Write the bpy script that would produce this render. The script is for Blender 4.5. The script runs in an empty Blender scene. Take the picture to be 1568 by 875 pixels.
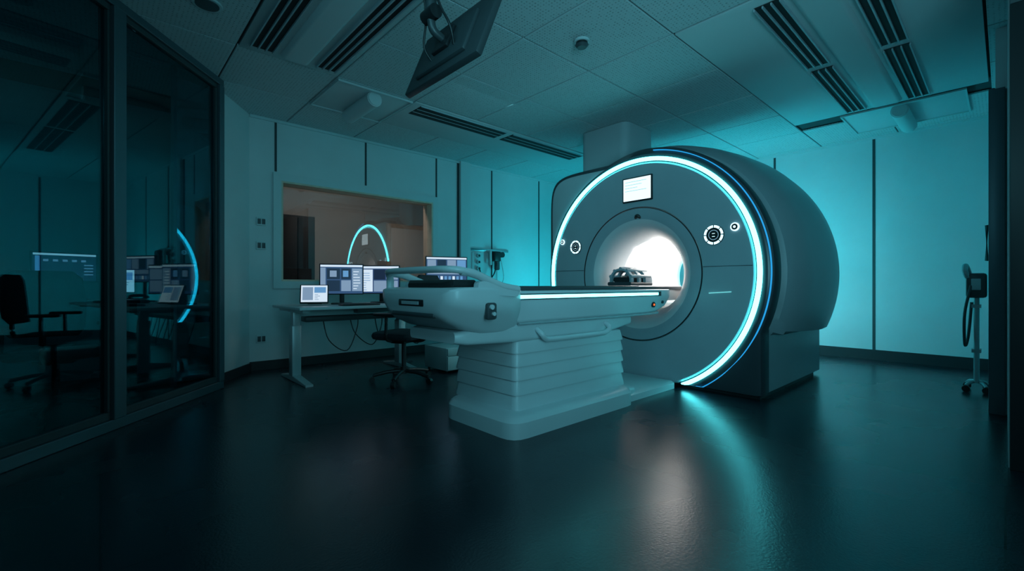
import bpy, bmesh, math, random
from mathutils import Vector, Matrix
random.seed(4)
S=bpy.context.scene
try:
    S.view_settings.view_transform='Standard'
    S.view_settings.look='None'
except Exception as e: print(e)

# ------------------------------------------------------------ materials
def nodes(name):
    m=bpy.data.materials.new(name); m.use_nodes=True
    nt=m.node_tree; b=nt.nodes.get('Principled BSDF'); return m,nt,b
def mat(name,col,rough=.5,metal=0,emis=None,es=0,noise=.0,nscale=8,bump=0,bscale=60,spec=.5):
    m,nt,b=nodes(name)
    b.inputs['Base Color'].default_value=(*col,1); b.inputs['Roughness'].default_value=rough
    b.inputs['Metallic'].default_value=metal; b.inputs['Specular IOR Level'].default_value=spec
    if emis: 
        b.inputs['Emission Color'].default_value=(*emis,1); b.inputs['Emission Strength'].default_value=es
    tc=nt.nodes.new('ShaderNodeTexCoord')
    if noise:
        n=nt.nodes.new('ShaderNodeTexNoise'); n.inputs['Scale'].default_value=nscale; n.inputs['Detail'].default_value=4
        nt.links.new(tc.outputs['Object'],n.inputs['Vector'])
        r=nt.nodes.new('ShaderNodeValToRGB'); r.color_ramp.elements[0].position=.3; r.color_ramp.elements[1].position=.7
        r.color_ramp.elements[0].color=(*[c*(1-noise) for c in col],1); r.color_ramp.elements[1].color=(*[min(1,c*(1+noise)) for c in col],1)
        nt.links.new(n.outputs['Fac'],r.inputs['Fac']); nt.links.new(r.outputs['Color'],b.inputs['Base Color'])
    if bump:
        n=nt.nodes.new('ShaderNodeTexNoise'); n.inputs['Scale'].default_value=bscale
        nt.links.new(tc.outputs['Object'],n.inputs['Vector'])
        bp=nt.nodes.new('ShaderNodeBump'); bp.inputs['Strength'].default_value=bump; bp.inputs['Distance'].default_value=.01
        nt.links.new(n.outputs['Fac'],bp.inputs['Height']); nt.links.new(bp.outputs['Normal'],b.inputs['Normal'])
    return m
def glass(name,tint,fac,rough=0.0,refl=(1,1,1)):
    m,nt,b=nodes(name); nt.nodes.remove(b)
    out=nt.nodes['Material Output']; t=nt.nodes.new('ShaderNodeBsdfTransparent'); t.inputs[0].default_value=(*tint,1)
    g=nt.nodes.new('ShaderNodeBsdfGlossy'); g.inputs['Roughness'].default_value=rough; g.inputs['Color'].default_value=(*refl,1)
    x=nt.nodes.new('ShaderNodeMixShader'); x.inputs[0].default_value=fac
    nt.links.new(t.outputs[0],x.inputs[1]); nt.links.new(g.outputs[0],x.inputs[2]); nt.links.new(x.outputs[0],out.inputs['Surface'])
    return m
def emit(name,col,s): 
    return mat(name,(0.02,0.02,0.02),.4,emis=col,es=s)

M_wall=mat('wall_paint',(.52,.58,.60),.5,noise=.04,nscale=2,bump=.05,bscale=120)
M_joint=mat('joint_dark',(.03,.045,.05),.6)
M_base=mat('baseboard_dark',(.012,.016,.02),.5)
M_trimlight=mat('frame_paint',(.50,.57,.59),.45)
M_darkwall=mat('dark_wall',(.10,.13,.14),.7,noise=.1,nscale=1.5)
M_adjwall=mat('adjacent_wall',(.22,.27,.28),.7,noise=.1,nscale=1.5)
M_ceilback=mat('ceiling_backing',(.05,.06,.065),.9)
M_vent=mat('vent_paint',(.48,.53,.55),.5)
M_slot=mat('vent_slot',(.006,.008,.01),.7)
M_cov=mat('cover_white',(.60,.66,.69),.35,noise=.02,nscale=3)
M_face=mat('scanner_face',(.33,.39,.43),.30,noise=.04,nscale=3)
M_face2=mat('scanner_face_rim',(.38,.44,.47),.35)
M_flare=mat('bore_funnel',(.60,.62,.64),.35)
M_band=mat('scanner_band',(.035,.045,.053),.3)
M_body=mat('scanner_body',(.27,.33,.36),.36,noise=.03,nscale=2)
M_bore=mat('bore_liner',(.85,.86,.86),.35)
M_seam=mat('seam',(.015,.02,.025),.6)
M_ring=emit('ring_led',(.10,.90,1.0),8.5)
M_blue=emit('blue_led',(.02,.36,.80),1.0)
M_strip=emit('strip_led',(.14,.92,1.0),6.0)
M_borelight=emit('bore_led',(1.0,.93,.88),25)
M_white=emit('display_white',(.72,.93,1.0),1.3)
M_ctrl=emit('button_glow',(.55,.88,1.0),1.7)
M_black=mat('black_plastic',(.012,.014,.016),.4)
M_dk=mat('dark_grey_plastic',(.05,.062,.07),.45)
M_fabric=mat('chair_fabric',(.015,.02,.026),.9,noise=.3,nscale=80,bump=.3,bscale=200)
M_pad=mat('pad_black',(.015,.018,.02),.65,bump=.2)
M_desk=mat('desk_laminate',(.50,.55,.57),.4,noise=.05,nscale=5)
M_metal=mat('painted_metal',(.42,.47,.49),.35,metal=.3)
M_chrome=mat('steel',(.5,.55,.57),.25,metal=1)
M_frame=mat('alu_frame',(.09,.13,.15),.4,metal=.5)
M_red=emit('red_light',(1,.12,.02),2)
M_cabdark=mat('cabinet_dark',(.010,.011,.013),.6,spec=.2)
M_warmwall=mat('control_room_wall',(.38,.35,.33),.8,noise=.06,nscale=2)
M_warmrev=mat('wood_reveal',(.64,.49,.38),.55,noise=.10,nscale=12)
M_door=mat('door_paint',(.85,.80,.75),.5)
M_glassW=glass('window_glass',(.80,.83,.84),.12)
M_glassL=glass('partition_glass',(.38,.62,.68),.075,refl=(.7,1,1))
M_glassI=glass('inner_glass',(.5,.6,.62),.36)

# floor material: dark vinyl with faint seams
M_floor,nt,b=nodes('vinyl_floor')
tc=nt.nodes.new('ShaderNodeTexCoord')
n=nt.nodes.new('ShaderNodeTexNoise'); n.inputs['Scale'].default_value=3; n.inputs['Detail'].default_value=6
nt.links.new(tc.outputs['Object'],n.inputs['Vector'])
r=nt.nodes.new('ShaderNodeValToRGB'); r.color_ramp.elements[0].color=(.007,.011,.017,1); r.color_ramp.elements[1].color=(.012,.018,.026,1)
nt.links.new(n.outputs['Fac'],r.inputs['Fac'])
br=nt.nodes.new('ShaderNodeTexBrick'); br.offset=0; br.inputs['Scale'].default_value=1; br.inputs['Mortar Size'].default_value=.004
br.inputs['Brick Width'].default_value=2.0; br.inputs['Row Height'].default_value=2.0
nt.links.new(tc.outputs['Object'],br.inputs['Vector'])
mx=nt.nodes.new('ShaderNodeMixRGB'); mx.inputs[2].default_value=(.003,.004,.006,1)
nt.links.new(br.outputs['Fac'],mx.inputs[0]); nt.links.new(r.outputs['Color'],mx.inputs[1]); nt.links.new(mx.outputs[0],b.inputs['Base Color'])
b.inputs['Specular IOR Level'].default_value=.6
n2=nt.nodes.new('ShaderNodeTexNoise'); n2.inputs['Scale'].default_value=1.2; n2.inputs['Detail'].default_value=3
nt.links.new(tc.outputs['Object'],n2.inputs['Vector'])
mr=nt.nodes.new('ShaderNodeMapRange'); mr.inputs['To Min'].default_value=.22; mr.inputs['To Max'].default_value=.32
nt.links.new(n2.outputs['Fac'],mr.inputs['Value']); nt.links.new(mr.outputs[0],b.inputs['Roughness'])
n3=nt.nodes.new('ShaderNodeTexNoise'); n3.inputs['Scale'].default_value=90; n3.inputs['Detail'].default_value=2
nt.links.new(tc.outputs['Object'],n3.inputs['Vector'])
bp=nt.nodes.new('ShaderNodeBump'); bp.inputs['Strength'].default_value=.12; bp.inputs['Distance'].default_value=.005
nt.links.new(n3.outputs['Fac'],bp.inputs['Height']); nt.links.new(bp.outputs['Normal'],b.inputs['Normal'])

# ceiling tile: perforated
M_tile,nt,b=nodes('ceiling_tile')
tc=nt.nodes.new('ShaderNodeTexCoord'); v=nt.nodes.new('ShaderNodeTexVoronoi'); v.inputs['Scale'].default_value=38; v.inputs['Randomness'].default_value=.15
nt.links.new(tc.outputs['Object'],v.inputs['Vector'])
r=nt.nodes.new('ShaderNodeValToRGB'); r.color_ramp.elements[0].position=.22; r.color_ramp.elements[1].position=.34
r.color_ramp.elements[0].color=(.24,.27,.28,1); r.color_ramp.elements[1].color=(.48,.53,.55,1)
nt.links.new(v.outputs['Distance'],r.inputs['Fac']); nt.links.new(r.outputs['Color'],b.inputs['Base Color']); b.inputs['Roughness'].default_value=.75

# ------------------------------------------------------------ geometry helpers
def link(me,name,parent=None,world=True,mats=None,smooth=True,ang=35):
    for m in (mats or []): me.materials.append(m)
    if smooth:
        for p in me.polygons: p.use_smooth=True
        try: me.set_sharp_from_angle(angle=math.radians(ang))
        except Exception: pass
    o=bpy.data.objects.new(name,me); S.collection.objects.link(o)
    if parent:
        o.parent=parent
        if world: o.matrix_parent_inverse=(Matrix.Translation(parent.location)@parent.rotation_euler.to_matrix().to_4x4()).inverted()
    return o
def grp(name,loc=(0,0,0),rz=0):
    e=bpy.data.objects.new(name,None); e.empty_display_size=.1; e.location=loc; e.rotation_euler=(0,0,rz); S.collection.objects.link(e); return e
def bm2(bm,name,**k):
    bmesh.ops.recalc_face_normals(bm,faces=bm.faces)
    me=bpy.data.meshes.new(name); bm.to_mesh(me); bm.free(); return link(me,name,**k)
def box(name,c,s,m,parent=None,world=True,bev=0,seg=2,rot=(0,0,0)):
    """c=centre s=size"""
    bm=bmesh.new(); bmesh.ops.create_cube(bm,size=1)
    bmesh.ops.scale(bm,vec=s,verts=bm.verts)
    if bev: bmesh.ops.bevel(bm,geom=list(bm.edges),offset=min(bev,min(s)*.49),segments=seg,affect='EDGES',profile=.5)
    R=Matrix.Translation(c)@(Matrix.Rotation(rot[2],4,'Z')@Matrix.Rotation(rot[1],4,'Y')@Matrix.Rotation(rot[0],4,'X'))
    bmesh.ops.transform(bm,matrix=R,verts=bm.verts)
    return bm2(bm,name,parent=parent,world=world,mats=[m])
def bx(name,a,b,m,**k):
    """min/max corners"""
    c=[(a[i]+b[i])/2 for i in range(3)]; s=[abs(b[i]-a[i]) for i in range(3)]
    return box(name,c,s,m,**k)
def multibox(name,lst,m,parent=None,world=True,bev=0):
    bm=bmesh.new()
    for a,b in lst:
        g=bmesh.ops.create_cube(bm,size=1)['verts']
        bmesh.ops.scale(bm,vec=[abs(b[i]-a[i]) for i in range(3)],verts=g)
        bmesh.ops.translate(bm,vec=[(a[i]+b[i])/2 for i in range(3)],verts=g)
    if bev: bmesh.ops.bevel(bm,geom=list(bm.edges),offset=bev,segments=1,affect='EDGES')
    return bm2(bm,name,parent=parent,world=world,mats=[m])
def cyl(name,p0,p1,r0,m,r1=None,n=32,parent=None,world=True,bev=0):
    p0=Vector(p0);p1=Vector(p1);d=p1-p0
    bm=bmesh.new(); bmesh.ops.create_cone(bm,cap_ends=True,segments=n,radius1=r0,radius2=r0 if r1 is None else r1,depth=d.length)
    if bev:
        es=[e for e in bm.edges if abs(e.verts[0].co.z-e.verts[1].co.z)<1e-6]
        bmesh.ops.bevel(bm,geom=es,offset=bev,segments=3,affect='EDGES')
    bmesh.ops.transform(bm,matrix=Matrix.Translation((p0+p1)/2)@d.to_track_quat('Z','Y').to_matrix().to_4x4(),verts=bm.verts)
    return bm2(bm,name,parent=parent,world=world,mats=[m])
def catmull(pts,k=6):
    P=[Vector(p) for p in pts]; out=[]
    for i in range(len(P)-1):
        a=P[max(i-1,0)];b=P[i];c=P[i+1];d=P[min(i+2,len(P)-1)]
        for j in range(k):
            t=j/k; out.append(.5*((2*b)+(c-a)*t+(2*a-5*b+4*c-d)*t*t+(3*b-a-3*c+d)*t**3))
    out.append(P[-1]); return out
def tube(name,pts,r,m,parent=None,world=True,n=10,k=6,sx=1,closed=False):
    P=catmull(pts,k) if k>1 else [Vector(p) for p in pts]
    bm=bmesh.new(); rings=[]
    up=Vector((0,0,1)); 
    for i,p in enumerate(P):
        t=(P[min(i+1,len(P)-1)]-P[max(i-1,0)]).normalized()
        a=t.cross(up)
        if a.length<.05: a=t.cross(Vector((0,1,0)))
        a.normalize(); b=a.cross(t).normalized()
        rings.append([bm.verts.new(p+a*math.cos(2*math.pi*j/n)*r*sx+b*math.sin(2*math.pi*j/n)*r) for j in range(n)])
    for i in range(len(rings)-1):
        for j in range(n): bm.faces.new((rings[i][j],rings[i][(j+1)%n],rings[i+1][(j+1)%n],rings[i+1][j]))
    bm.faces.new(rings[0]); bm.faces.new(rings[-1])
    return bm2(bm,name,parent=parent,world=world,mats=[m],ang=50)
def roundpoly(pts,r,n=4):
    out=[]; N=len(pts)
    for i in range(N):
        p=Vector(pts[i]);a=Vector(pts[i-1]);c=Vector(pts[(i+1)%N])
        ri=r[i] if isinstance(r,(list,tuple)) else r
        da=(a-p);dc=(c-p); ra=min(ri,da.length*.49);rc=min(ri,dc.length*.49)
        A=p+da.normalized()*ra;C=p+dc.normalized()*rc
        for j in range(n+1):
            t=j/n; out.append(((1-t)**2)*A+2*t*(1-t)*p+t*t*C)
    return [tuple(o) for o in out]
def loft(name,stations,m,parent=None,world=True,ang=35,axis='x'):
    """stations: (pos,[(a,b)..]); axis x -> (pos,a,b); y -> (a,pos,b); z->(a,b,pos)"""
    bm=bmesh.new(); R=[]
    for pos,sec in stations:
        R.append([bm.verts.new({'x':(pos,a,b),'y':(a,pos,b),'z':(a,b,pos)}[axis]) for a,b in sec])
    n=len(R[0])
    for i in range(len(R)-1):
        for j in range(n): bm.faces.new((R[i][j],R[i][(j+1)%n],R[i+1][(j+1)%n],R[i+1][j]))
    bm.faces.new(R[0]);bm.faces.new(R[-1])
    return bm2(bm,name,parent=parent,world=world,mats=[m],ang=ang)
def rrect(a0,a1,b0,b1,r,n=4): return roundpoly([(a0,b0),(a1,b0),(a1,b1),(a0,b1)],r,n)
def slab(name,sec,a,b,m,axis='z',bev=.01,**k):
    """extruded section with softened ends"""
    cx=[p[0] for p in sec];w=max(max(cx)-min(cx),1e-3)
    h=max(p[1] for p in sec)-min(p[1] for p in sec)
    def ins(d):
        mx_=sum(p[0] for p in sec)/len(sec); my_=sum(p[1] for p in sec)/len(sec)
        return [(mx_+(p[0]-mx_)*(1-2*d/w),my_+(p[1]-my_)*(1-2*d/h)) for p in sec]
    st=[(a,ins(bev)),(a+bev*.3,ins(bev*.3)),(a+bev,sec),(b-bev,sec),(b-bev*.3,ins(bev*.3)),(b,ins(bev))]
    return loft(name,st,m,axis=axis,**k)

H=2.85; CAM=.95
XR=7.3; YW=5.65
# ------------------------------------------------------------ room shell
bx('floor',(-4.5,-2.7,-.1),(7.5,8.7,0),M_floor)
bx('ceiling',(-4.5,-2.7,H+.03),(7.5,8.7,H+.15),M_ceilback)
wx0,wx1,wz0,wz1=1.54,3.58,1.0,2.16
multibox('wall_back',[((1.2,YW,0),(wx0,YW+.22,H+.03)),((wx1,YW,0),(XR+.2,YW+.22,H+.03)),((wx0,YW,0),(wx1,YW+.22,wz0)),((wx0,YW,wz1),(wx1,YW+.22,H+.03))],M_wall)
bx('wall_right',(XR,.0,0),(XR+.2,YW,H+.03),M_wall)
def segwall(name,p,q,z0,z1,th,m,side=1,parent=None):
    p=Vector((p[0],p[1]));q=Vector((q[0],q[1])); d=(q-p).normalized(); nrm=Vector((-d.y,d.x))*side
    c=(p+q)/2+nrm*th/2
    return box(name,(c.x,c.y,(z0+z1)/2),((q-p).length,th,z1-z0),m,rot=(0,0,math.atan2(d.y,d.x)),parent=parent)
segwall('wall_corner',(.88,5.18),(1.225,5.66),0,H+.03,.12,M_wall,1)
segwall('baseboard_corner',(.885,5.175),(1.23,5.655),0,.09,.015,M_base,-1)
multibox('wall_side',[((3.5,-.30,0),(4.9,-.01,H+.03)),((4.9,-.30,0),(XR+.2,.05,H+.03))],M_wall)
bx('wall_entry',(3.5,-2.5,0),(3.7,-.30,H+.03),M_darkwall)
bx('wall_rear',(-2.6,-2.7,0),(3.7,-2.5,H+.03),M_darkwall)
bx('wall_left',(-2.6,-2.5,0),(-2.4,1.05,H+.03),M_darkwall)
bx('wall_adjacent_back',(-4.5,6.3,0),(.86,6.42,H+.03),M_adjwall)
bx('wall_adjacent_left',(-4.5,.9,0),(-4.35,6.3,H+.03),M_adjwall)
bx('wall_adjacent_end',(-4.35,.9,0),(-2.4,1.0,H+.03),M_darkwall)
bx('wall_adjacent_right',(.80,5.22,0),(.90,6.42,H+.03),M_adjwall)
bx('wall_control_back',(.9,8.4,0),(7.5,8.55,H+.03),M_warmwall)
bx('wall_control_left',(.9,6.42,0),(1.0,8.4,H+.03),M_warmwall)
bx('wall_control_right',(6.6,5.87,0),(6.7,8.4,H+.03),M_warmwall)

bx('baseboard_back',(1.22,YW-.015,0),(XR,YW,.10),M_base)
bx('baseboard_right',(XR-.015,.05,0),(XR,YW-.02,.13),M_base)
bx('baseboard_side',(6.82,.05,0),(XR-.02,.062,.10),M_base)
ti=1
def trim(a,b,m=M_joint):
    global ti
    bx('trim_%d'%ti,a,b,m); ti+=1
for x,za in ((1.485,2.26),(2.565,2.26),(3.65,2.0),(4.71,.1),(5.81,.1)):
    trim((x-.012,YW-.006,za),(x+.012,YW+.002,H))
for y in (1.134,2.28,3.42,4.56):
    trim((XR-.006,y-.014,.13),(XR+.002,y+.014,H))
trim((1.22,YW-.02,H-.03),(XR,YW,H),M_trimlight)
trim((XR-.02,.06,H-.03),(XR,YW-.02,H),M_trimlight)
trim((4.06,YW-.05,0.0),(4.24,YW-.001,H),M_trimlight)
trim((4.02,YW-.012,1.0),(4.055,YW-.001,H),M_joint)

w=grp('window_1',((wx0+wx1)/2,YW,(wz0+wz1)/2))
f=.085
multibox('casing',[((wx0-f,YW-.025,wz0-f),(wx1+f,YW-.001,wz0)),((wx0-f,YW-.025,wz1),(wx1+f,YW-.001,wz1+f)),((wx0-f,YW-.025,wz0),(wx0,YW-.001,wz1)),((wx1,YW-.025,wz0),(wx1+f,YW-.001,wz1))],M_trimlight,parent=w)
multibox('reveal',[((wx1-.02,YW-.02,wz0),(wx1,YW+.21,wz1)),((wx0,YW-.02,wz0),(wx0+.02,YW+.21,wz1)),((wx0+.02,YW-.02,wz1-.02),(wx1-.02,YW+.21,wz1)),((wx0+.02,YW-.02,wz0),(wx1-.02,YW+.21,wz0+.02))],M_warmrev,parent=w)
box('pane',((wx0+wx1)/2,YW+.13,(wz0+wz1)/2),(wx1-wx0-.05,.008,wz1-wz0-.05),M_glassW,parent=w,rot=(0,0,math.radians(-1.3)))
g=grp('storage_cabinet',(2.25,7.6,0))
bx('carcass',(1.98,7.35,0.05),(2.50,7.85,2.03),M_cabdark,parent=g,bev=.006)
bx('door_leaf',(2.0,7.335,.08),(2.235,7.352,2.0),M_cabdark,parent=g,bev=.003)
bx('door_leaf_b',(2.245,7.335,.08),(2.48,7.352,2.0),M_cabdark,parent=g,bev=.003)
bx('plinth',(2.0,7.38,0),(2.48,7.83,.05),M_black,parent=g)
g=grp('door_1',(4.7,8.38,0))
bx('leaf',(4.32,8.35,.01),(5.12,8.39,2.12),M_door,parent=g,bev=.004)
multibox('casing',[((4.24,8.34,0),(4.32,8.399,2.2)),((5.12,8.34,0),(5.2,8.399,2.2)),((4.32,8.34,2.12),(5.12,8.399,2.2))],M_warmrev,parent=g)
tube('handle',[(4.42,8.35,1.05),(4.42,8.29,1.05),(4.55,8.29,1.05)],.01,M_chrome,parent=g,k=1)
g=grp('control_desk',(3.0,6.6,0))
bx('top',(1.7,6.2,.72),(4.2,6.9,.75),M_desk,parent=g,bev=.005)
for x in (1.75,4.1): bx('leg',(x,6.25,0),(x+.05,6.85,.72),M_metal,parent=g)

# ------------------------------------------------------------ glass partition (left)
P0=Vector((.80,4.90)); G=Vector((-.636,-.772)).normalized(); NG=Vector((.772,-.636))
ga=math.atan2(-G.y,-G.x)
w=grp('window_2',(.3,4.3,0))
def gp(t,off=0): q=P0+G*t+NG*off; return q
def gbox(name,t0,t1,z0,z1,th,m,off=0):
    c=gp((t0+t1)/2,off); return box(name,(c.x,c.y,(z0+z1)/2),(t1-t0,th,z1-z0),m,parent=w,rot=(0,0,ga),bev=.004,seg=1)
gbox('rail_bottom',-.02,5.0,0,.07,.09,M_frame)
gbox('rail_top',-.02,5.0,H-.06,H,.09,M_frame)
for i,(t0,t1) in enumerate(((-.02,.05),(1.11,1.21),(2.9,3.0),(4.93,5.0))): gbox('mullion_%d'%i,t0,t1,.07,H-.06,.10,M_frame)
for i,(t0,t1) in enumerate(((.05,1.11),(1.21,2.9),(3.0,4.93))):
    gbox('sash_b%d'%i,t0,t1,.07,.12,.05,M_joint); gbox('sash_t%d'%i,t0,t1,H-.10,H-.06,.05,M_joint)
    gbox('sash_l%d'%i,t0,t0+.02,.12,H-.10,.05,M_joint); gbox('sash_r%d'%i,t1-.03,t1,.12,H-.10,.05,M_joint)
    gbox('pane_%d'%i,t0+.02,t1-.03,.12,H-.10,.008,M_glassL)
segwall('wall_stub',(.81,4.93),(.885,5.20),0,H+.03,.08,M_wall,1)
# narrow folded side-light behind the glazed door
w2=grp('window_3',(.6,4.8,0))
d2=Vector((-.852,-.523)).normalized(); q0=Vector((.735,4.86)); q1=q0+d2*.33
c=(q0+q1)/2
box('pane',(c.x,c.y,1.41),(.33,.006,2.6),M_glassI,parent=w2,rot=(0,0,math.atan2(.523,.852)))
box('post',(q1.x,q1.y,1.40),(.03,.03,2.78),M_frame,parent=w2,rot=(0,0,math.atan2(.523,.852)))

# ------------------------------------------------------------ ceiling tiles & fixtures
T=.8; ox,oy=3.2-8*T,2.5-8*T
gx=[ox+i*T for i in range(20)]; gy=[oy+i*T for i in range(20)]
def cell_in(x,y):
    if .79<x<1.59 and y<4.05 and y>-1: return True
    if 3.19<x<6.35 and .09<y<1.69: return True
    if 2.39<x<5.5 and 4.09<y<4.89: return True
    return False
tl=[]
for x in gx:
    for y in gy:
        if x>XR or y>YW or y<-2.8 or x<-2.7: continue
        x1=min(x+T-.012,XR-.004); y1=min(y+T-.012,YW-.004)
        if x1-x<.05 or y1-y<.05: continue
        if cell_in(x+.05,y+.05): continue
        tl.append(((x,y,H),(x1,y1,H+.02)))
multibox('ceiling_tiles',tl,M_tile,bev=.003)
def vent(name,x0,x1,y0,y1,axis,slots,fd=.028):
    g=grp(name,((x0+x1)/2,(y0+y1)/2,H))
    bx('panel',(x0,y0,H-.005),(x1,y1,H+.02),M_vent,parent=g,bev=.004)
    L=[];F=[]
    for s0,s1,a,b in slots:
        nf=3
        if axis=='y':
            L.append(((s0,a,H-.012),(s1,b,H-.004)))
            for k in range(nf+1):
                xx=s0+(s1-s0)*k/nf; F.append(((xx-.005,a,H-fd),(xx+.005,b,H-.005)))
        else:
            L.append(((a,s0,H-.012),(b,s1,H-.004)))
            for k in range(nf+1):
                yy=s0+(s1-s0)*k/nf; F.append(((a,yy-.005,H-fd),(b,yy+.005,H-.005)))
    multibox('slots',L,M_slot,parent=g); multibox('fins',F,M_face,parent=g)
    return g
g=vent('ceiling_diffuser',.805,1.585,-.6,4.09,'y',[(.87,1.03,-.5,1.8),(.87,1.03,1.9,4.0),(1.37,1.53,-.5,1.8),(1.37,1.53,1.9,4.0)])
loft('light_cover',[(-.5,roundpoly([(1.08,H),(1.32,H),(1.29,H-.035),(1.11,H-.035)],.015)),(4.0,roundpoly([(1.08,H),(1.32,H),(1.29,H-.035),(1.11,H-.035)],.015))],M_vent,parent=g,axis='y')
g=vent('ceiling_diffuser',3.205,6.09,.105,1.685,'x',[(1.0,1.16,3.3,4.55),(1.0,1.16,4.65,6.02),(.50,.66,3.3,4.55),(.50,.66,4.65,6.02)])
loft('light_cover',[(3.3,roundpoly([(.70,H),(.96,H),(.93,H-.035),(.73,H-.035)],.015)),(6.0,roundpoly([(.70,H),(.96,H),(.93,H-.035),(.73,H-.035)],.015))],M_vent,parent=g,axis='x')
g=vent('ceiling_diffuser',2.405,5.59,4.11,4.885,'x',[(4.16,4.42,2.5,3.72),(4.16,4.42,3.82,5.2)],fd=.014)
def tubefix(x0,x1,y0,y1,axis):
    g=grp('ceiling_luminaire',((x0+x1)/2,(y0+y1)/2,H))
    bx('tray',(x0,y0,H-.008),(x1,y1,H-.001),M_vent,parent=g,bev=.002)
    multibox('tray_edges',[((x0,y0,H-.02),(x1,y0+.015,H-.008)),((x0,y1-.015,H-.02),(x1,y1,H-.008)),((x0,y0+.015,H-.02),(x0+.015,y1-.015,H-.008)),((x1-.015,y0+.015,H-.02),(x1,y1-.015,H-.008))],M_vent,parent=g)
    cx,cy=(x0+x1)/2,(y0+y1)/2
    if axis=='y': cyl('tube_cover',(cx,y0+.06,H-.06),(cx,y1-.06,H-.06),.075,M_vent,parent=g,n=24,bev=.01)
    else: cyl('tube_cover',(x0+.06,cy,H-.06),(x1-.06,cy,H-.06),.075,M_vent,parent=g,n=24,bev=.01)
tubefix(1.61,2.38,4.12,4.88,'y'); tubefix(6.12,6.95,.25,1.25,'x')
def smoke(x,y):
    g=grp('smoke_detector',(x,y,H))
    cyl('base',(x,y,H),(x,y,H-.02),.06,M_trimlight,parent=g,bev=.004)
    cyl('neck',(x,y,H-.02),(x,y,H-.04),.045,M_black,parent=g)
    cyl('cap',(x,y,H-.04),(x,y,H-.06),.052,M_dk,r1=.035,parent=g)
smoke(2.75,2.21)
g=grp('ceiling_downlight',(.53,3.68,H)); cyl('rim',(.53,3.62,H),(.53,3.62,H-.012),.09,M_trimlight,parent=g,bev=.004); cyl('grille',(.53,3.62,H-.012),(.53,3.62,H-.016),.07,M_dk,parent=g)  # small round downlight, left unlit

# ------------------------------------------------------------ MRI scanner
CY,CZ=2.477,1.065; XF=3.95
mri=grp('mri_scanner',(4.8,CY,0))
def outl(th,Rr=1.245):
    c=math.cos(th);s=math.sin(th)
    if c>0: r=Rr-.05*min(1,c*1.6)
    else: r=Rr
    if c>1e-4:
        if s>0: rr=((c/1.2)**10+(s/1.165)**10)**(-.1)
        else: rr=1.2/c
        if s<0 or c>.0: r=max(r,rr) if (s<0 or rr<1.6) else r
    if c<-1e-4 and s<0: r=max(r,min(1.14/abs(c),9))
    if s<0: r=min(r,(CZ-.03)/abs(s))
    return r
def bodyout(th,R):
    c=math.cos(th);s=math.sin(th)
    if s>=0: return R
    rc=min(R,.535/abs(s)); rb=min(1.13/max(abs(c),1e-4),(CZ-.03)/abs(s))
    return max(rc,rb) if R>1.05 else min(R,rb)
def polar(name,rings,mats,n=240,t0=0,t1=2*math.pi,ang=35,close=False,post=None):
    bm=bmesh.new(); V=[]; full=abs(t1-t0-2*math.pi)<1e-6
    m=n if full else n+1
    for f,x,mi in rings:
        V.append([bm.verts.new((x,CY+f(t0+(t1-t0)*i/n)*math.cos(t0+(t1-t0)*i/n),CZ+f(t0+(t1-t0)*i/n)*math.sin(t0+(t1-t0)*i/n))) for i in range(m)])
    K=len(rings)
    for k in range(K if close else K-1):
        k2=(k+1)%K
        for i in range(n):
            j=(i+1)%m
            fc=bm.faces.new((V[k][i],V[k][j],V[k2][j],V[k2][i])); fc.material_index=rings[k][2]
            if post: post(fc,k)
    if close and not full:
        bm.faces.new([V[k][0] for k in range(K)]); bm.faces.new([V[k][-1] for k in range(K)])
    bmesh.ops.dissolve_degenerate(bm,dist=1e-6,edges=bm.edges)
    bmesh.ops.recalc_face_normals(bm,faces=bm.faces)
    me=bpy.data.meshes.new(name); bm.to_mesh(me); bm.free()
    return link(me,name,parent=mri,mats=mats,ang=ang)
cst=lambda R:(lambda th:min(R,outl(th)-.012))
off=lambda d:(lambda th:outl(th)-d)
def fpost(fc,k):
    c=fc.calc_center_median()
    if k==7 and c.y>CY+.40: fc.material_index=3
polar('front_cover',[
 (cst(.662),XF+.012,1),(cst(.667),XF+.0,0),(cst(.9),XF-.008,0),(cst(1.085),XF+.0,0),(cst(1.102),XF+.014,1),(cst(1.162),XF+.014,1),(cst(1.17),XF+.012,2),(cst(1.182),XF+.012,2),
 (lambda th:max(min(1.184,outl(th)-.012),outl(th)-.05) ,XF+.022,2),(off(.012),XF+.03,2),(off(0),XF+.05,2),(off(0),XF+.15,2),(off(.05),XF+.17,2),(off(.06),XF+.30,2)],[M_face,M_seam,M_band,M_face2],post=fpost)
polar('ring_light',[(cst(1.113),XF+.016,0),(cst(1.115),XF-.004,0),(cst(1.149),XF-.004,0),(cst(1.151),XF+.016,0)],[M_ring],n=200,t0=-math.radians(63),t1=math.pi+math.radians(65.5),close=True)
polar('accent_light',[(cst(1.210),XF+.040,0),(cst(1.210),XF+.012,0),(cst(1.218),XF+.014,0),(cst(1.218),XF+.040,0)],[M_blue],n=150,t0=math.radians(98),t1=math.pi+math.radians(62),close=True)
k1=lambda R:(lambda th:R)
polar('bore_flare',[(k1(.658),XF+.012,0),(k1(.652),XF+.0,2),(k1(.60),XF+.004,2),(k1(.545),XF+.014,1),(k1(.48),XF+.055,1),(k1(.43),XF+.12,1),(k1(.39),XF+.21,1),(k1(.365),XF+.32,1)],[M_seam,M_flare,M_face],ang=60)
polar('bore_liner',[(k1(.365),XF+.32,0),(k1(.35),XF+.40,0),(k1(.35),5.35,0),(k1(.40),5.6,0),(k1(.52),5.72,0)],[M_bore],ang=60)
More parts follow.
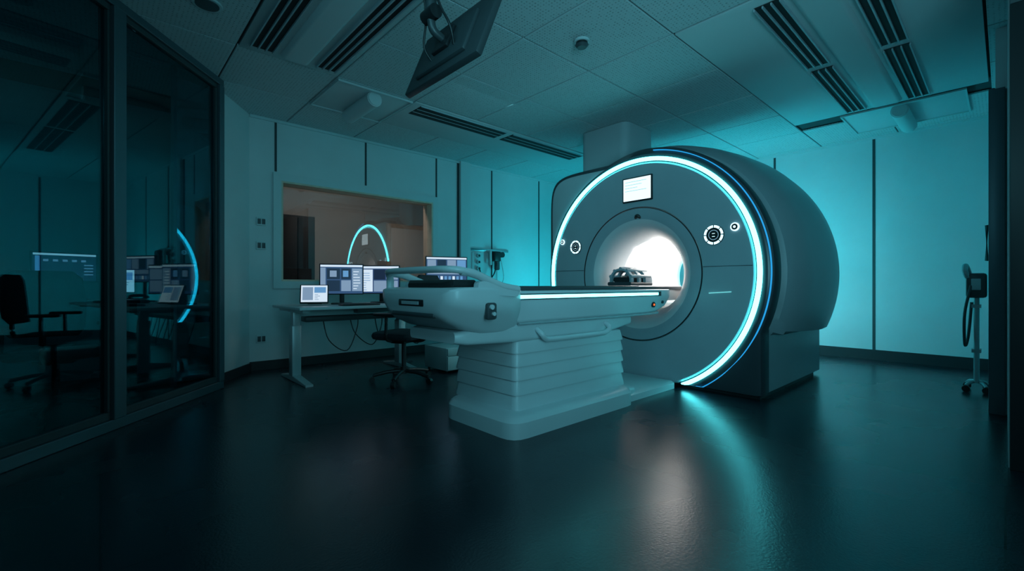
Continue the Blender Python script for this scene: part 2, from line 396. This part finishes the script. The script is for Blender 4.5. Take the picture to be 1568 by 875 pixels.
for i,a in enumerate((50,90,130)):
    a=math.radians(a)
    polar('bore_led_%d'%i,[(k1(.352),XF+.33,0),(k1(.342),XF+.35,0),(k1(.342),5.45,0),(k1(.346),5.45,0)],[M_borelight],n=4,t0=a-.08,t1=a+.08,close=True)
B=lambda R:(lambda th:bodyout(th,R))
polar('magnet_body',[(B(1.15),XF+.17,1),(B(1.17),XF+.22,0),(B(1.26),XF+.25,0),(B(1.32),XF+.34,0),(B(1.36),XF+.6,0),(B(1.385),XF+.9,0),(B(1.395),XF+1.15,0),(B(1.38),XF+1.4,0),(B(1.33),XF+1.58,0),(B(1.25),XF+1.68,0),(B(1.1),XF+1.75,0),(B(.8),XF+1.77,0),(B(.52),XF+1.77,0)],[M_body,M_band],ang=30)
bx('plinth',(4.05,CY-1.10,0),(5.6,CY+1.10,.04),M_black,parent=mri)
XD=XF-.018
bx('display_bezel',(XD,2.30,1.785),(XF+.01,2.635,2.035),M_black,parent=mri,bev=.008)
bx('display_screen',(XD-.003,2.315,1.80),(XD,2.62,2.02),M_white,parent=mri)
multibox('display_text',[((XD-.005,2.36+.05*(i%3),1.985-.03*i),(XD-.003,2.60,1.990-.03*i)) for i in range(4)],emit('ui_teal',(.35,.75,.8),.9),parent=mri)
def annulus(name,x,y,z,ra,rb,m,segs=None):
    bm=bmesh.new()
    for (a0,a1) in (segs or [(0,2*math.pi)]):
        n=max(4,int(40*(a1-a0)/(2*math.pi)))
        V=[[bm.verts.new((x,y+rr*math.cos(a0+(a1-a0)*i/n),z+rr*math.sin(a0+(a1-a0)*i/n))) for i in range(n+1)] for rr in (ra,rb)]
        for i in range(n): bm.faces.new((V[0][i],V[0][i+1],V[1][i+1],V[1][i]))
    bm2(bm,name,parent=mri,mats=[m])
def dial(y,z,R,tag):
    x=XF-.006
    cyl('dial_%s_base'%tag,(x,y,z),(x-.012,y,z),R,M_black,parent=mri,bev=.003)
    sg=[(2*math.pi*k/8+.05,2*math.pi*(k+1)/8-.05) for k in range(8)]
    annulus('dial_%s_segments'%tag,x-.0135,y,z,R*.72,R*.96,M_ctrl,sg)
    annulus('dial_%s_ring'%tag,x-.0135,y,z,R*.44,R*.50,emit('button_dim_'+tag,(.3,.6,.8),.6))
    multibox('dial_%s_icons'%tag,[((x-.0145,y-.012,z-.016),(x-.013,y+.012,z-.012)),((x-.0145,y-.012,z+.01),(x-.013,y+.012,z+.014))],M_ctrl,parent=mri)
dial(1.71,1.39,.088,'a'); dial(3.25,1.38,.078,'b')
for (y,z,R,t) in ((1.535,1.445,.036,'c'),(3.45,1.45,.03,'d')):
    x=XF-.003
    cyl('knob_%s'%t,(x,y,z),(x-.012,y,z),R,M_ctrl,parent=mri,n=24); cyl('knob_%s_cap'%t,(x-.012,y,z),(x-.015,y,z),R*.7,M_black,parent=mri,n=24)
    cyl('knob_%s_dot'%t,(x-.015,y,z),(x-.017,y,z),R*.3,M_ctrl,parent=mri,n=12)
tube('badge',[(XF+.03,CY-.03,CZ+.56),(XF+.0,CY,CZ+.58),(XF+.03,CY+.03,CZ+.56)],.018,M_black,parent=mri)
box('touch_line',(XF-.01,1.66,.89),(.006,.19,.008),emit('touch_glow',(.2,.8,.85),.8),parent=mri,rot=(math.radians(-4),0,0))
multibox('face_seams',[((XF-.0085,CY-1.08,1.115),(XF+.0,CY-.67,1.119)),((XF-.0085,CY+.67,1.115),(XF+.0,CY+1.08,1.119))],M_seam,parent=mri)
slab('service_shroud',rrect(4.45,5.05,2.93,3.60,.10,5),2.15,H-.004,M_face2,axis='z',bev=.004,parent=mri)

# head coil
g=grp('head_coil',(3.83,CY,.95))
hz=.948
loft('base',[(3.64,rrect(CY-.13,CY+.13,hz,hz+.035,.015)),(4.02,rrect(CY-.13,CY+.13,hz,hz+.035,.015))],M_dk,parent=g)
def arch(x0,x1,R,th,m,name,a0=0,a1=180,zc=hz+.05,sy=1.0):
    bm=bmesh.new();n=24;V=[]
    for (x,r) in ((x0,R),(x1,R),(x1,R-th),(x0,R-th)):
        V.append([bm.verts.new((x,CY+sy*r*math.cos(math.radians(a0+(a1-a0)*i/n)),zc+.95*r*math.sin(math.radians(a0+(a1-a0)*i/n)))) for i in range(n+1)])
    for k in range(4):
        for i in range(n): bm.faces.new((V[k][i],V[k][i+1],V[(k+1)%4][i+1],V[(k+1)%4][i]))
    bm.faces.new([V[k][0] for k in range(4)]);bm.faces.new([V[k][-1] for k in range(4)])
    bm2(bm,name,parent=g,mats=[m])
arch(3.66,3.70,.122,.02,M_face,'hoop_a',-25,205); arch(3.78,3.82,.128,.02,M_face,'hoop_b',-25,205); arch(3.90,4.02,.128,.03,M_face,'crown',-25,205)
for a in (20,55,90,125,160):
    r=.118; tube('bar_%d'%a,[(3.66,CY+r*math.cos(math.radians(a)),hz+.05+.95*r*math.sin(math.radians(a))),(3.8,CY+(r+.006)*math.cos(math.radians(a)),hz+.05+.95*(r+.006)*math.sin(math.radians(a))),(4.0,CY+r*math.cos(math.radians(a)),hz+.05+.95*r*math.sin(math.radians(a)))],.017,M_face,parent=g)
loft('cushion',[(3.68,rrect(CY-.09,CY+.09,hz+.035,hz+.08,.02)),(4.0,rrect(CY-.09,CY+.09,hz+.035,hz+.10,.02))],M_pad,parent=g)

# ------------------------------------------------------------ patient table
tb=grp('patient_table',(2.5,CY,0))
c0=2.46
def sec(h,zt,zb,hb,r=.04):
    return roundpoly([(c0-hb,zb),(c0+hb,zb),(c0+h,zb+(zt-zb)*.55),(c0+h,zt),(c0-h,zt),(c0-h,zb+(zt-zb)*.55)],[r,r,r,.02,.02,r],5)
loft('foot_shroud',[(1.405,sec(.34,.90,.80,.28)),(1.42,sec(.40,.925,.77,.30)),(1.46,sec(.43,.935,.735,.32)),(1.56,sec(.435,.94,.69,.33)),(1.70,sec(.43,.94,.655,.32)),(1.88,sec(.405,.935,.64,.31)),(1.98,sec(.37,.93,.64,.30)),(2.02,sec(.34,.92,.66,.29))],M_cov,parent=tb,ang=40)
for sgn,t in ((-1,'near'),(1,'far')):
    y=c0+sgn*.40
    tube('handle_arm_'+t,[(1.93,y,.925),(1.80,y,.945),(1.68,y,.985),(1.58,y,1.02),(1.50,y-sgn*.01,1.03)],.024,M_cov,parent=tb,sx=1.1)
    wp=roundpoly([(1.60,.90),(1.60,.975),(1.66,.975),(1.78,.94),(1.92,.925),(1.92,.88)],.03,4)
    loft('wing_'+t,[(y-.022,wp),(y+.022,wp)],M_cov,parent=tb,axis='y')
tube('handle_bar',[(1.62,c0-.40,1.005),(1.50,c0-.395,1.035),(1.435,c0-.33,1.042),(1.42,c0-.15,1.043),(1.42,c0+.15,1.043),(1.435,c0+.33,1.042),(1.47,c0+.40,1.03),(1.48,c0+.41,.99),(1.48,c0+.41,.93)],.021,M_cov,parent=tb,sx=1.3)
loft('foot_pad',[(1.50,rrect(c0-.2,c0+.2,.935,.965,.015)),(1.54,rrect(c0-.26,c0+.26,.935,.985,.022)),(1.70,rrect(c0-.27,c0+.27,.935,.985,.022)),(1.75,rrect(c0-.22,c0+.22,.935,.965,.015))],M_pad,parent=tb)
box('end_slot',(1.415,c0,.845),(.03,.30,.045),M_black,parent=tb,bev=.01)
box('end_label',(1.398,c0,.845),(.004,.2,.02),M_face2,parent=tb)
box('end_bumper',(1.43,c0,.775),(.05,.5,.03),M_dk,parent=tb,bev=.012)
box('control_pod',(1.68,c0-.44,.80),(.075,.03,.10),M_dk,parent=tb,bev=.014)
cyl('pod_knob_1',(1.67,c0-.453,.825),(1.67,c0-.467,.825),.015,M_cov,parent=tb,n=16); cyl('pod_knob_2',(1.685,c0-.453,.785),(1.685,c0-.467,.785),.012,M_cov,parent=tb,n=16)
loft('lower_housing',[(1.55,rrect(c0-.26,c0+.26,.60,.67,.03)),(1.62,rrect(c0-.30,c0+.30,.59,.68,.03)),(2.0,rrect(c0-.33,c0+.33,.58,.70,.03)),(3.0,rrect(c0-.33,c0+.33,.58,.70,.03)),(3.35,rrect(c0-.30,c0+.30,.62,.70,.03))],M_cov,parent=tb)
def msec(zb,hw=.36):
    return roundpoly([(c0-hw+.07,zb),(c0+hw-.07,zb),(c0+hw-.02,zb+.03),(c0+hw,.845),(c0+hw,.915),(c0-hw,.915),(c0-hw,.845),(c0-hw+.02,zb+.03)],.012,3)
loft('rail_body',[(1.96,msec(.70,.335)),(2.0,msec(.685)),(3.55,msec(.685)),(3.72,msec(.70)),(3.86,msec(.74,.355)),(3.93,msec(.78,.34))],M_cov,parent=tb)
for sgn,t in ((-1,'near'),(1,'far')):
    y=c0+sgn*.362
    bx('side_led_'+t,(1.93,y-.004,.864),(3.69,y+.004,.889),M_strip,parent=tb,bev=.003)
    bx('side_groove_'+t,(1.92,y-.002,.857),(3.74,y+.002,.897),M_dk,parent=tb)
    tube('lower_lip_'+t,[(1.99,c0+sgn*.345,.70),(3.55,c0+sgn*.345,.70),(3.70,c0+sgn*.345,.715)],.009,M_face2,parent=tb,k=3)
    yy=c0+sgn*.375
    tube('grab_rail_'+t,[(2.17,c0+sgn*.33,.66),(2.175,yy,.625),(2.21,yy,.595),(2.30,yy,.585),(2.80,yy,.585),(2.90,yy,.595),(2.935,yy,.625),(2.94,c0+sgn*.33,.66)],.019,M_cov,parent=tb)
cyl('button_ring',(3.62,c0-.345,.78),(3.62,c0-.362,.78),.024,M_black,parent=tb,n=24); cyl('button_light',(3.62,c0-.362,.78),(3.62,c0-.366,.78),.009,M_red,parent=tb,n=16)
cyl('stop_button',(3.78,c0-.345,.80),(3.78,c0-.36,.80),.014,M_dk,parent=tb,n=16)
loft('patient_board',[(1.76,rrect(c0-.24,c0+.24,.912,.93,.006)),(1.80,rrect(c0-.265,c0+.265,.912,.942,.01)),(4.9,rrect(c0-.265,c0+.265,.912,.942,.01))],M_dk,parent=tb)
loft('board_cushion',[(1.80,rrect(c0-.22,c0+.22,.94,.946,.002)),(3.6,rrect(c0-.22,c0+.22,.94,.946,.002))],M_pad,parent=tb)
bx('bore_track',(3.9,c0-.17,.80),(5.4,c0+.17,.912),M_bore,parent=tb,bev=.01)
px0,px1,py0,py1=1.99,3.19,2.14,2.79
zs=[.135,.235,.33,.42,.505,.585]
for i in range(5):
    k=.022-.002*i
    loft('pedestal_section_%d'%i,[(zs[i]-.004,rrect(px0-k+.02,px1+k-.02,py0-k+.02,py1+k-.02,.05)),(zs[i],rrect(px0-k,px1+k,py0-k,py1+k,.05)),(zs[i]+.012,rrect(px0-k,px1+k,py0-k,py1+k,.05)),(zs[i+1]-.002,rrect(px0-k+.014,px1+k-.014,py0-k+.014,py1+k-.014,.05)),(zs[i+1]+.004,rrect(px0-k+.024,px1+k-.024,py0-k+.024,py1+k-.024,.05))],M_cov,parent=tb,axis='z')
loft('foot_base',[(0,rrect(1.84,3.18,2.0,2.76,.12)),(.10,rrect(1.84,3.18,2.0,2.76,.12)),(.125,rrect(1.86,3.17,2.02,2.75,.11)),(.138,rrect(1.88,3.16,2.06,2.74,.10))],M_cov,parent=tb,axis='z')
loft('docking_plate',[(0,rrect(3.12,3.93,2.06,2.86,.03)),(.05,rrect(3.12,3.93,2.06,2.86,.03)),(.065,rrect(3.13,3.93,2.09,2.83,.03))],M_cov,parent=tb,axis='z')
loft('docking_block',[(3.14,rrect(2.06,2.86,.03,.13,.03)),(3.28,rrect(2.08,2.84,.03,.11,.03)),(3.32,rrect(2.12,2.80,.03,.07,.02))],M_cov,parent=tb)

# ------------------------------------------------------------ desk
g=grp('desk',(2.6,4.85,0))
bx('desktop',(1.36,4.40,.715),(3.95,5.30,.742),M_desk,parent=g,bev=.005)
for i,x in enumerate((1.44,2.60,3.80)):
    box('leg_outer_%d'%i,(x,4.80,.30),(.085,.11,.50),M_metal,parent=g,bev=.006)
    box('leg_inner_%d'%i,(x,4.80,.60),(.065,.09,.24),M_metal,parent=g,bev=.006)
    loft('foot_%d'%i,[(4.38,rrect(x-.035,x+.035,0,.02,.005)),(4.72,rrect(x-.04,x+.04,0,.055,.01)),(4.88,rrect(x-.04,x+.04,0,.055,.01)),(5.15,rrect(x-.035,x+.035,0,.02,.005))],M_metal,parent=g,axis='y')
    box('arm_%d'%i,(x,4.85,.70),(.06,.75,.03),M_metal,parent=g)
bx('crossbeam',(1.44,4.78,.64),(3.8,4.84,.70),M_metal,parent=g)
bx('cable_tray',(1.6,4.98,.56),(3.7,5.14,.62),M_dk,parent=g,bev=.01)
for i in range(6):
    x=1.8+.3*i; tube('cable_%d'%i,[(x,5.05,.6),(x+.05,5.0,.35+.05*(i%2)),(x+.25,5.0,.22+.04*(i%3)),(x+.4,5.08,.45),(x+.42,5.1,.6)],.006,M_black,parent=g,n=6)
multibox('power_strip',[((2.0,4.6,.66),(2.5,4.7,.714))],M_dk,parent=g)

UI=[emit('ui_navy',(.03,.07,.17),1.0),emit('ui_grey',(.20,.30,.44),1.0),emit('ui_white',(.72,.86,1.0),.9),emit('ui_dark',(.01,.02,.05),1.0),emit('ui_blue',(.12,.30,.56),1.0)]
def monitor(loc,rz,w,h,zc,style=0,name='computer_monitor',tilt=0,stand=True,deskz=.742):
    g=grp(name,(loc[0],loc[1],deskz),math.radians(rz))
    zz=zc-deskz
    k=dict(parent=g,world=False)
    R=(math.radians(tilt),0,0)
    def pt(x,y,z):
        a=math.radians(tilt); return (x,y*math.cos(a)-(z)*math.sin(a),zz+y*math.sin(a)+z*math.cos(a))
    box('housing',pt(0,.012,0),(w,.03,h),M_black,bev=.006,rot=R,**k)
    box('back_bulge',pt(0,.035,0),(w*.5,.03,h*.5),M_black,bev=.01,rot=R,**k)
    box('screen',pt(0,-.0045,0),(w-.022,.003,h-.022),UI[{2:2,4:3}.get(style,0)],rot=R,**k)
    def pan(x0,x1,z0,z1,m,d=0):
        W=w-.026;Hh=h-.026
        box('ui',pt((x0+x1-1)/2*W,-.0065-.001*d,(z0+z1-1)/2*Hh),((x1-x0)*W,.0015,(z1-z0)*Hh),m,rot=R,**k)
    if style==0:
        pan(0,1,.93,1,UI[2]); pan(.0,.12,.1,.9,UI[1]); pan(.15,.46,.5,.88,UI[3]); pan(.49,.72,.5,.88,UI[3]); pan(.15,.46,.08,.46,UI[3]); pan(.49,.72,.08,.46,UI[1]); pan(.75,.99,.08,.88,UI[1]); pan(.22,.38,.58,.8,UI[1],1); pan(.53,.66,.58,.8,UI[4],1)
        for q in range(7): pan(.78,.78+.08+.1*random.random(),.15+q*.1,.18+q*.1,UI[2],1)
    elif style==1:
        pan(0,1,.92,1,UI[2]); pan(.02,.3,.05,.88,UI[2]); pan(.33,.64,.5,.88,UI[3]); pan(.67,.98,.5,.88,UI[1]); pan(.33,.98,.05,.46,UI[1])
        for q in range(8): pan(.05,.10+.15*random.random(),.1+q*.09,.12+q*.09,UI[4],1)
    elif style==2:
        pan(.05,.45,.1,.9,UI[1]); pan(.5,.95,.55,.9,UI[4]); 
        for q in range(4): pan(.52,.6+.3*random.random(),.12+q*.1,.15+q*.1,UI[1],1)
    elif style==3:
        pan(0,1,.93,1,UI[2]); pan(.02,.23,.5,.9,UI[1]); pan(.26,.48,.5,.9,UI[3]); pan(.51,.73,.5,.9,UI[1]); pan(.76,.98,.5,.9,UI[4]); pan(.02,.98,.3,.46,UI[1])
        for q in range(9): pan(.04+q*.1,.10+q*.1,.08,.22,UI[2] if q%3==0 else UI[4],1)
    elif style==4:
        pan(0,1,.93,1,UI[2]); pan(.03,.10,.1,.9,UI[4])
        for q in range(5): pan(.15+q*.15,.23+q*.15,.70,.78,UI[1],1)
        for q in range(4): pan(.8,.95,.2+q*.12,.24+q*.12,UI[1],1)
        pan(.2,.7,.2,.24,UI[4],1)
    if stand:
        box('neck',(0,.07,(zz+.03)/2+.008),(.05,.02,zz+.01),M_black,bev=.005,**k)
        box('neck_joint',(0,.05,zz),(.09,.05,.09),M_black,bev=.01,**k)
        slab('stand_base',rrect(-.11,.11,-.05,.13,.03),0.001,.016,M_black,axis='z',bev=.004,**k)
    else:
        box('kick_stand',(0,.075,.065),(w*.5,.012,.11),M_black,rot=(math.radians(25),0,0),**k)
    return g
monitor((1.62,4.78),-22,.27,.20,.865,2,name='tablet_terminal',tilt=-20,stand=False)
monitor((1.97,4.95),-24,.46,.34,1.02,0)
monitor((2.45,5.0),-40,.46,.34,1.02,1)
monitor((3.36,4.95),-20,.56,.34,1.16,3)
def keyboard(x,y,z=.742):
    g=grp('keyboard',(x,y,z)); bx('body',(x-.2,y-.065,z+.001),(x+.2,y+.065,z+.02),M_black,parent=g,bev=.005)
    multibox('keys',[((x-.19+i*.027,y-.055+j*.023,z+.02),(x-.167+i*.027,y-.036+j*.023,z+.025)) for i in range(14) for j in range(5)],M_dk,parent=g)
keyboard(2.0,4.55); keyboard(2.6,4.58); keyboard(3.3,4.6)
g=grp('desk_telephone',(2.85,4.8,.742)); loft('body',[(2.76,rrect(4.72,4.9,.743,.78,.01)),(2.94,rrect(4.72,4.9,.743,.80,.01))],M_black,parent=g)
tube('handset',[(2.78,4.72,.80),(2.78,4.74,.83),(2.78,4.86,.83),(2.78,4.89,.80)],.018,M_black,parent=g)

def chair(x,y,rz,z=0):
    g=grp('office_chair',(x,y,z),math.radians(rz)); k=dict(parent=g,world=False)
    for i in range(5):
        a=2*math.pi*i/5+.3; c,s=math.cos(a),math.sin(a)
        tube('spoke_%d'%i,[(0,0,.11),(.15*c,.15*s,.10),(.29*c,.29*s,.07)],.018,M_black,k=3,**k)
        cyl('caster_%d'%i,(.30*c-.018*s,.30*s+.018*c,.028),(.30*c+.018*s,.30*s-.018*c,.028),.028,M_black,n=20,**k)
        cyl('caster_pin_%d'%i,(.29*c,.29*s,.03),(.29*c,.29*s,.075),.008,M_black,n=10,**k)
    cyl('hub',(0,0,.08),(0,0,.15),.035,M_black,**k); cyl('gas_lift',(0,0,.15),(0,0,.40),.022,M_black,**k)
    box('mechanism',(0,0,.405),(.22,.16,.04),M_black,bev=.01,**k)
    slab('seat',rrect(-.24,.24,-.24,.22,.09,6),.425,.50,M_fabric,axis='z',bev=.03,**k)
    loft('backrest',[(.60,[(a,b+.0) for a,b in rrect(-.17,.17,.21,.25,.02)]),(.66,rrect(-.21,.21,.23,.28,.02)),(.85,rrect(-.22,.22,.25,.30,.02)),(1.0,rrect(-.20,.20,.26,.30,.02)),(1.05,rrect(-.15,.15,.27,.30,.012))],M_fabric,axis='z',**k)
    tube('back_bracket',[(0,.05,.41),(0,.22,.42),(0,.28,.52),(0,.275,.70)],.018,M_black,**k)
    for sx in (-1,1):
        tube('arm_post_%d'%sx,[(sx*.20,.0,.42),(sx*.27,.0,.45),(sx*.275,0,.55),(sx*.27,0,.66)],.015,M_black,**k)
        box('arm_pad_%d'%sx,(sx*.27,-.01,.675),(.07,.24,.03),M_black,bev=.012,**k)
    return g
chair(2.22,4.02,205)

g=grp('drawer_pedestal',(2.95,4.25,0))
bx('carcass',(2.75,4.05,.025),(3.15,4.50,.27),M_desk,parent=g,bev=.006)
bx('drawer_top',(2.755,4.035,.19),(3.145,4.052,.265),M_trimlight,parent=g,bev=.003); bx('drawer_bottom',(2.755,4.035,.035),(3.145,4.052,.18),M_trimlight,parent=g,bev=.003)
for x in (2.78,3.12):
    for y in (4.1,4.45): cyl('foot',(x,y,0),(x,y,.026),.015,M_black,parent=g,n=12)

for z,nm in ((1.67,'light_switch'),(1.40,'wall_outlet'),(.35,'wall_outlet')):
    g=grp(nm,(1.335,YW,z)); bx('plate',(1.285,YW-.014,z-.045),(1.385,YW-.001,z+.045),M_trimlight,parent=g,bev=.004)
    bx('insert_a',(1.295,YW-.018,z-.03),(1.33,YW-.013,z+.03),M_dk,parent=g,bev=.003); bx('insert_b',(1.34,YW-.018,z-.03),(1.375,YW-.013,z+.03),M_dk,parent=g,bev=.003)

g=grp('medical_gas_panel',(4.6,YW,1.35))
bx('rail',(4.28,YW-.03,1.50),(5.05,YW-.001,1.54),M_chrome,parent=g,bev=.004)
bx('plate',(4.30,YW-.02,1.15),(4.50,YW-.001,1.48),M_trimlight,parent=g,bev=.004)
for i,z in enumerate((1.42,1.32,1.22)):
    cyl('outlet_%d'%i,(4.40,YW-.02,z),(4.40,YW-.07,z),.032,M_metal,parent=g,n=20); cyl('outlet_core_%d'%i,(4.40,YW-.07,z),(4.40,YW-.075,z),.018,M_black,parent=g,n=16)
box('flowmeter_body',(4.72,YW-.10,1.42),(.13,.10,.16),M_black,parent=g,bev=.015)
box('flowmeter_bracket',(4.72,YW-.035,1.46),(.06,.06,.06),M_metal,parent=g)
cyl('flow_tube',(4.62,YW-.08,1.28),(4.62,YW-.08,1.50),.022,M_trimlight,parent=g,n=16); box('flow_tube_bracket',(4.62,YW-.045,1.50),(.03,.08,.03),M_metal,parent=g)
cyl('bottle',(4.74,YW-.10,1.20),(4.74,YW-.10,1.35),.045,M_dk,parent=g,n=20,bev=.01)
cyl('gauge',(4.83,YW-.10,1.45),(4.83,YW-.14,1.45),.045,M_black,parent=g,n=24); box('gauge_bracket',(4.83,YW-.05,1.48),(.04,.10,.04),M_metal,parent=g)
tube('hose',[(4.72,YW-.12,1.35),(4.66,YW-.13,1.15),(4.55,YW-.10,1.02),(4.45,YW-.08,1.10),(4.40,YW-.07,1.22)],.010,M_black,parent=g,n=8)
tube('hose_b',[(4.80,YW-.12,1.40),(4.86,YW-.13,1.1),(4.82,YW-.10,.95),(4.76,YW-.09,1.0),(4.74,YW-.1,1.2)],.008,M_trimlight,parent=g,n=8)

# suspended display
g=grp('ceiling_display',(1.45,2.1,H))
ca=Vector((1.40,2.02,2.24)); tl_=math.atan2(.15,.37)
def dp(a,b,c):
    up=Vector((math.sin(tl_),0,math.cos(tl_))); nb=Vector((-math.cos(tl_),0,math.sin(tl_)))
    return ca+nb*a+Vector((0,b,0))+up*c
M_tv=mat('display_housing',(.035,.045,.05),.4)
box('housing',dp(0,0,0),(.04,.68,.41),M_tv,parent=g,bev=.01,rot=(0,tl_,0))
box('back_cover',dp(.028,0,-.02),(.03,.46,.26),M_tv,parent=g,bev=.012,rot=(0,tl_,0))
box('screen',dp(-.021,0,0),(.002,.64,.37),M_black,parent=g,rot=(0,tl_,0))
box('vesa_plate',dp(.052,0,0),(.02,.14,.14),M_black,parent=g,bev=.004,rot=(0,tl_,0))
v0=dp(.062,0,0)
tube('arm_low',[v0,v0+Vector((-.06,0,.03)),v0+Vector((-.07,0,.12))],.022,M_tv,parent=g)
cyl('drop_pole',v0+Vector((-.07,0,.08)),(v0.x-.07,v0.y,H),.03,M_tv,parent=g)
cyl('knuckle',v0+Vector((-.07,-.05,.10)),v0+Vector((-.07,.05,.10)),.036,M_black,parent=g)
cyl('ceiling_rose',(v0.x-.07,v0.y,H-.03),(v0.x-.07,v0.y,H),.09,M_tv,parent=g)
tube('cable',[v0+Vector((-.01,-.12,-.08)),v0+Vector((-.05,-.14,.0)),v0+Vector((-.07,-.08,.12)),v0+Vector((-.10,-.035,.3)),(v0.x-.10,v0.y-.02,H-.02)],.007,M_black,parent=g,n=8)
tube('cable_b',[v0+Vector((-.01,.08,-.10)),v0+Vector((-.05,.10,-.02)),v0+Vector((-.07,.05,.10)),v0+Vector((-.10,.03,.3)),(v0.x-.10,v0.y+.02,H-.02)],.006,M_black,parent=g,n=8)

# ------------------------------------------------------------ right side : door + stand
g=grp('door_2',(6.3,.06,0))
bx('leaf',(5.0,.052,.01),(6.8,.070,2.35),M_trimlight,parent=g,bev=.004)
bx('casing_a',(4.86,.0,0),(4.8995,.085,2.40),M_frame,parent=g,bev=.004)
bx('casing_b',(4.901,.052,0),(5.0,.085,2.40),M_frame,parent=g,bev=.004)
bx('casing_top',(4.901,.052,2.36),(6.8,.085,2.42),M_frame,parent=g,bev=.004)
tube('handle',[(6.0,.07,1.50),(6.0,.115,1.50),(6.0,.115,1.18),(6.0,.07,1.18)],.014,M_black,parent=g,k=1)
g=grp('door_3',(3.52,-.1,0)); bx('jamb',(3.46,-.32,0),(3.4995,-.015,2.4),M_black,parent=g,bev=.004); bx('jamb_head',(3.46,-.32,2.401),(3.4995,-.015,2.84),M_dk,parent=g,bev=.004)
x,y=5.82,.175
g=grp('medical_equipment_stand',(x,y,0))
for a in range(4):
    aa=math.pi/4+a*math.pi/2; tube('leg_%d'%a,[(x,y,.09),(x+.10*math.cos(aa),y+.06*math.sin(aa),.08),(x+.15*math.cos(aa),y+.09*math.sin(aa),.055)],.014,M_metal,parent=g,k=3)
    cyl('wheel_%d'%a,(x+.15*math.cos(aa)-.012,y+.09*math.sin(aa),.028),(x+.15*math.cos(aa)+.012,y+.09*math.sin(aa),.028),.028,M_black,parent=g,n=16)
for dx in (-.04,.04): cyl('pole_%d'%(dx>0),(x+dx,y,.08),(x+dx,y,1.05),.018,M_metal,parent=g,n=16)
for z in (.35,.75): bx('brace_%d'%int(z*100),(x-.06,y-.03,z),(x+.06,y+.03,z+.03),M_metal,parent=g)
box('device_body',(x,y,.95),(.20,.13,.22),M_dk,parent=g,bev=.02)
box('device_face',(x-.105,y,.96),(.01,.06,.10),M_trimlight,parent=g,bev=.004)
tube('handset',[(x-.08,y+.05,1.02),(x-.08,y+.07,1.08),(x,y+.07,1.13),(x+.06,y+.05,1.06)],.022,M_metal,parent=g)
tube('hose',[(x-.10,y+.03,.95),(x-.13,y+.07,.7),(x-.10,y+.07,.42),(x-.05,y+.05,.5),(x-.03,y+.03,.8)],.011,M_dk,parent=g,n=8)

# adjacent room furniture behind the left glass
g=grp('desk',(-.35,5.2,0)); bx('desktop',(-1.3,4.95,.80),(.25,5.55,.83),M_dk,parent=g,bev=.005)
for xx in (-1.25,.18): bx('leg',(xx,5.0,0),(xx+.05,5.5,.80),M_dk,parent=g)
monitor((-.21,5.15),16,.40,.24,1.10,4,deskz=.83)
monitor((.13,5.32),-14,.22,.22,.99,2,deskz=.83)
chair(-.24,4.66,170)

# ------------------------------------------------------------ lights
def area(name,loc,target,size,energy,col,size2=None,spread=None):
    l=bpy.data.lights.new(name,'AREA'); l.energy=energy; l.color=col; l.size=size
    if size2: l.shape='RECTANGLE'; l.size_y=size2
    if spread: l.spread=math.radians(spread)
    o=bpy.data.objects.new(name,l); o.location=loc
    o.rotation_euler=(Vector(target)-Vector(loc)).to_track_quat('-Z','Y').to_euler(); S.collection.objects.link(o); return o
CY1=(.025,.66,.80)
area('cyan_wall_light',(5.95,2.2,1.0),(7.3,1.9,1.0),1.4,29,CY1,1.2)
area('cyan_uplight',(6.1,2.6,1.0),(6.0,2.6,3),.8,24,CY1)
area('cyan_alcove_light',(5.4,4.4,.6),(6.3,5.65,1.5),.8,30,CY1)
area('entry_fill',(.3,-1.2,2.7),(2.2,2.6,.6),1.5,16,(.18,.66,.80))  # soft teal fill added behind the camera, no fixture there
area('entry_upfill',(.4,-1.0,1.3),(4.2,3.2,2.85),1.2,24,(.20,.66,.80),spread=100)  # added unseen fill behind the camera, lifts the ceiling and scanner
area('face_fill',(.2,1.2,2.4),(3.95,2.4,1.3),.8,9,(.18,.68,.84))  # fill added to brighten the scanner front, not a room lamp
area('room_fill',(2.9,3.4,2.83),(2.9,4.2,0),1.0,8,(.18,.72,.84))  # added ambient fill under the ceiling; the modelled luminaires stay unlit
area('control_room_light',(3.0,6.25,2.8),(3.0,7.6,.8),.6,25,(1.0,.85,.74))
area('adjacent_room_light',(-2.2,4.6,2.7),(-1.5,5.5,.5),.8,9,(.06,.58,.70))

wd=bpy.data.worlds.new('world'); S.world=wd; wd.use_nodes=True
wd.node_tree.nodes['Background'].inputs[0].default_value=(.01,.05,.06,1); wd.node_tree.nodes['Background'].inputs[1].default_value=.3

# ------------------------------------------------------------ camera
cd=bpy.data.cameras.new('camera'); cd.sensor_width=36; cd.lens=36*690/1568; cd.clip_start=.05
co=bpy.data.objects.new('camera',cd); S.collection.objects.link(co); co.location=(0,0,CAM)
fw=Vector((.674,.738,0)); co.rotation_euler=fw.to_track_quat('-Z','Y').to_euler()
S.camera=co
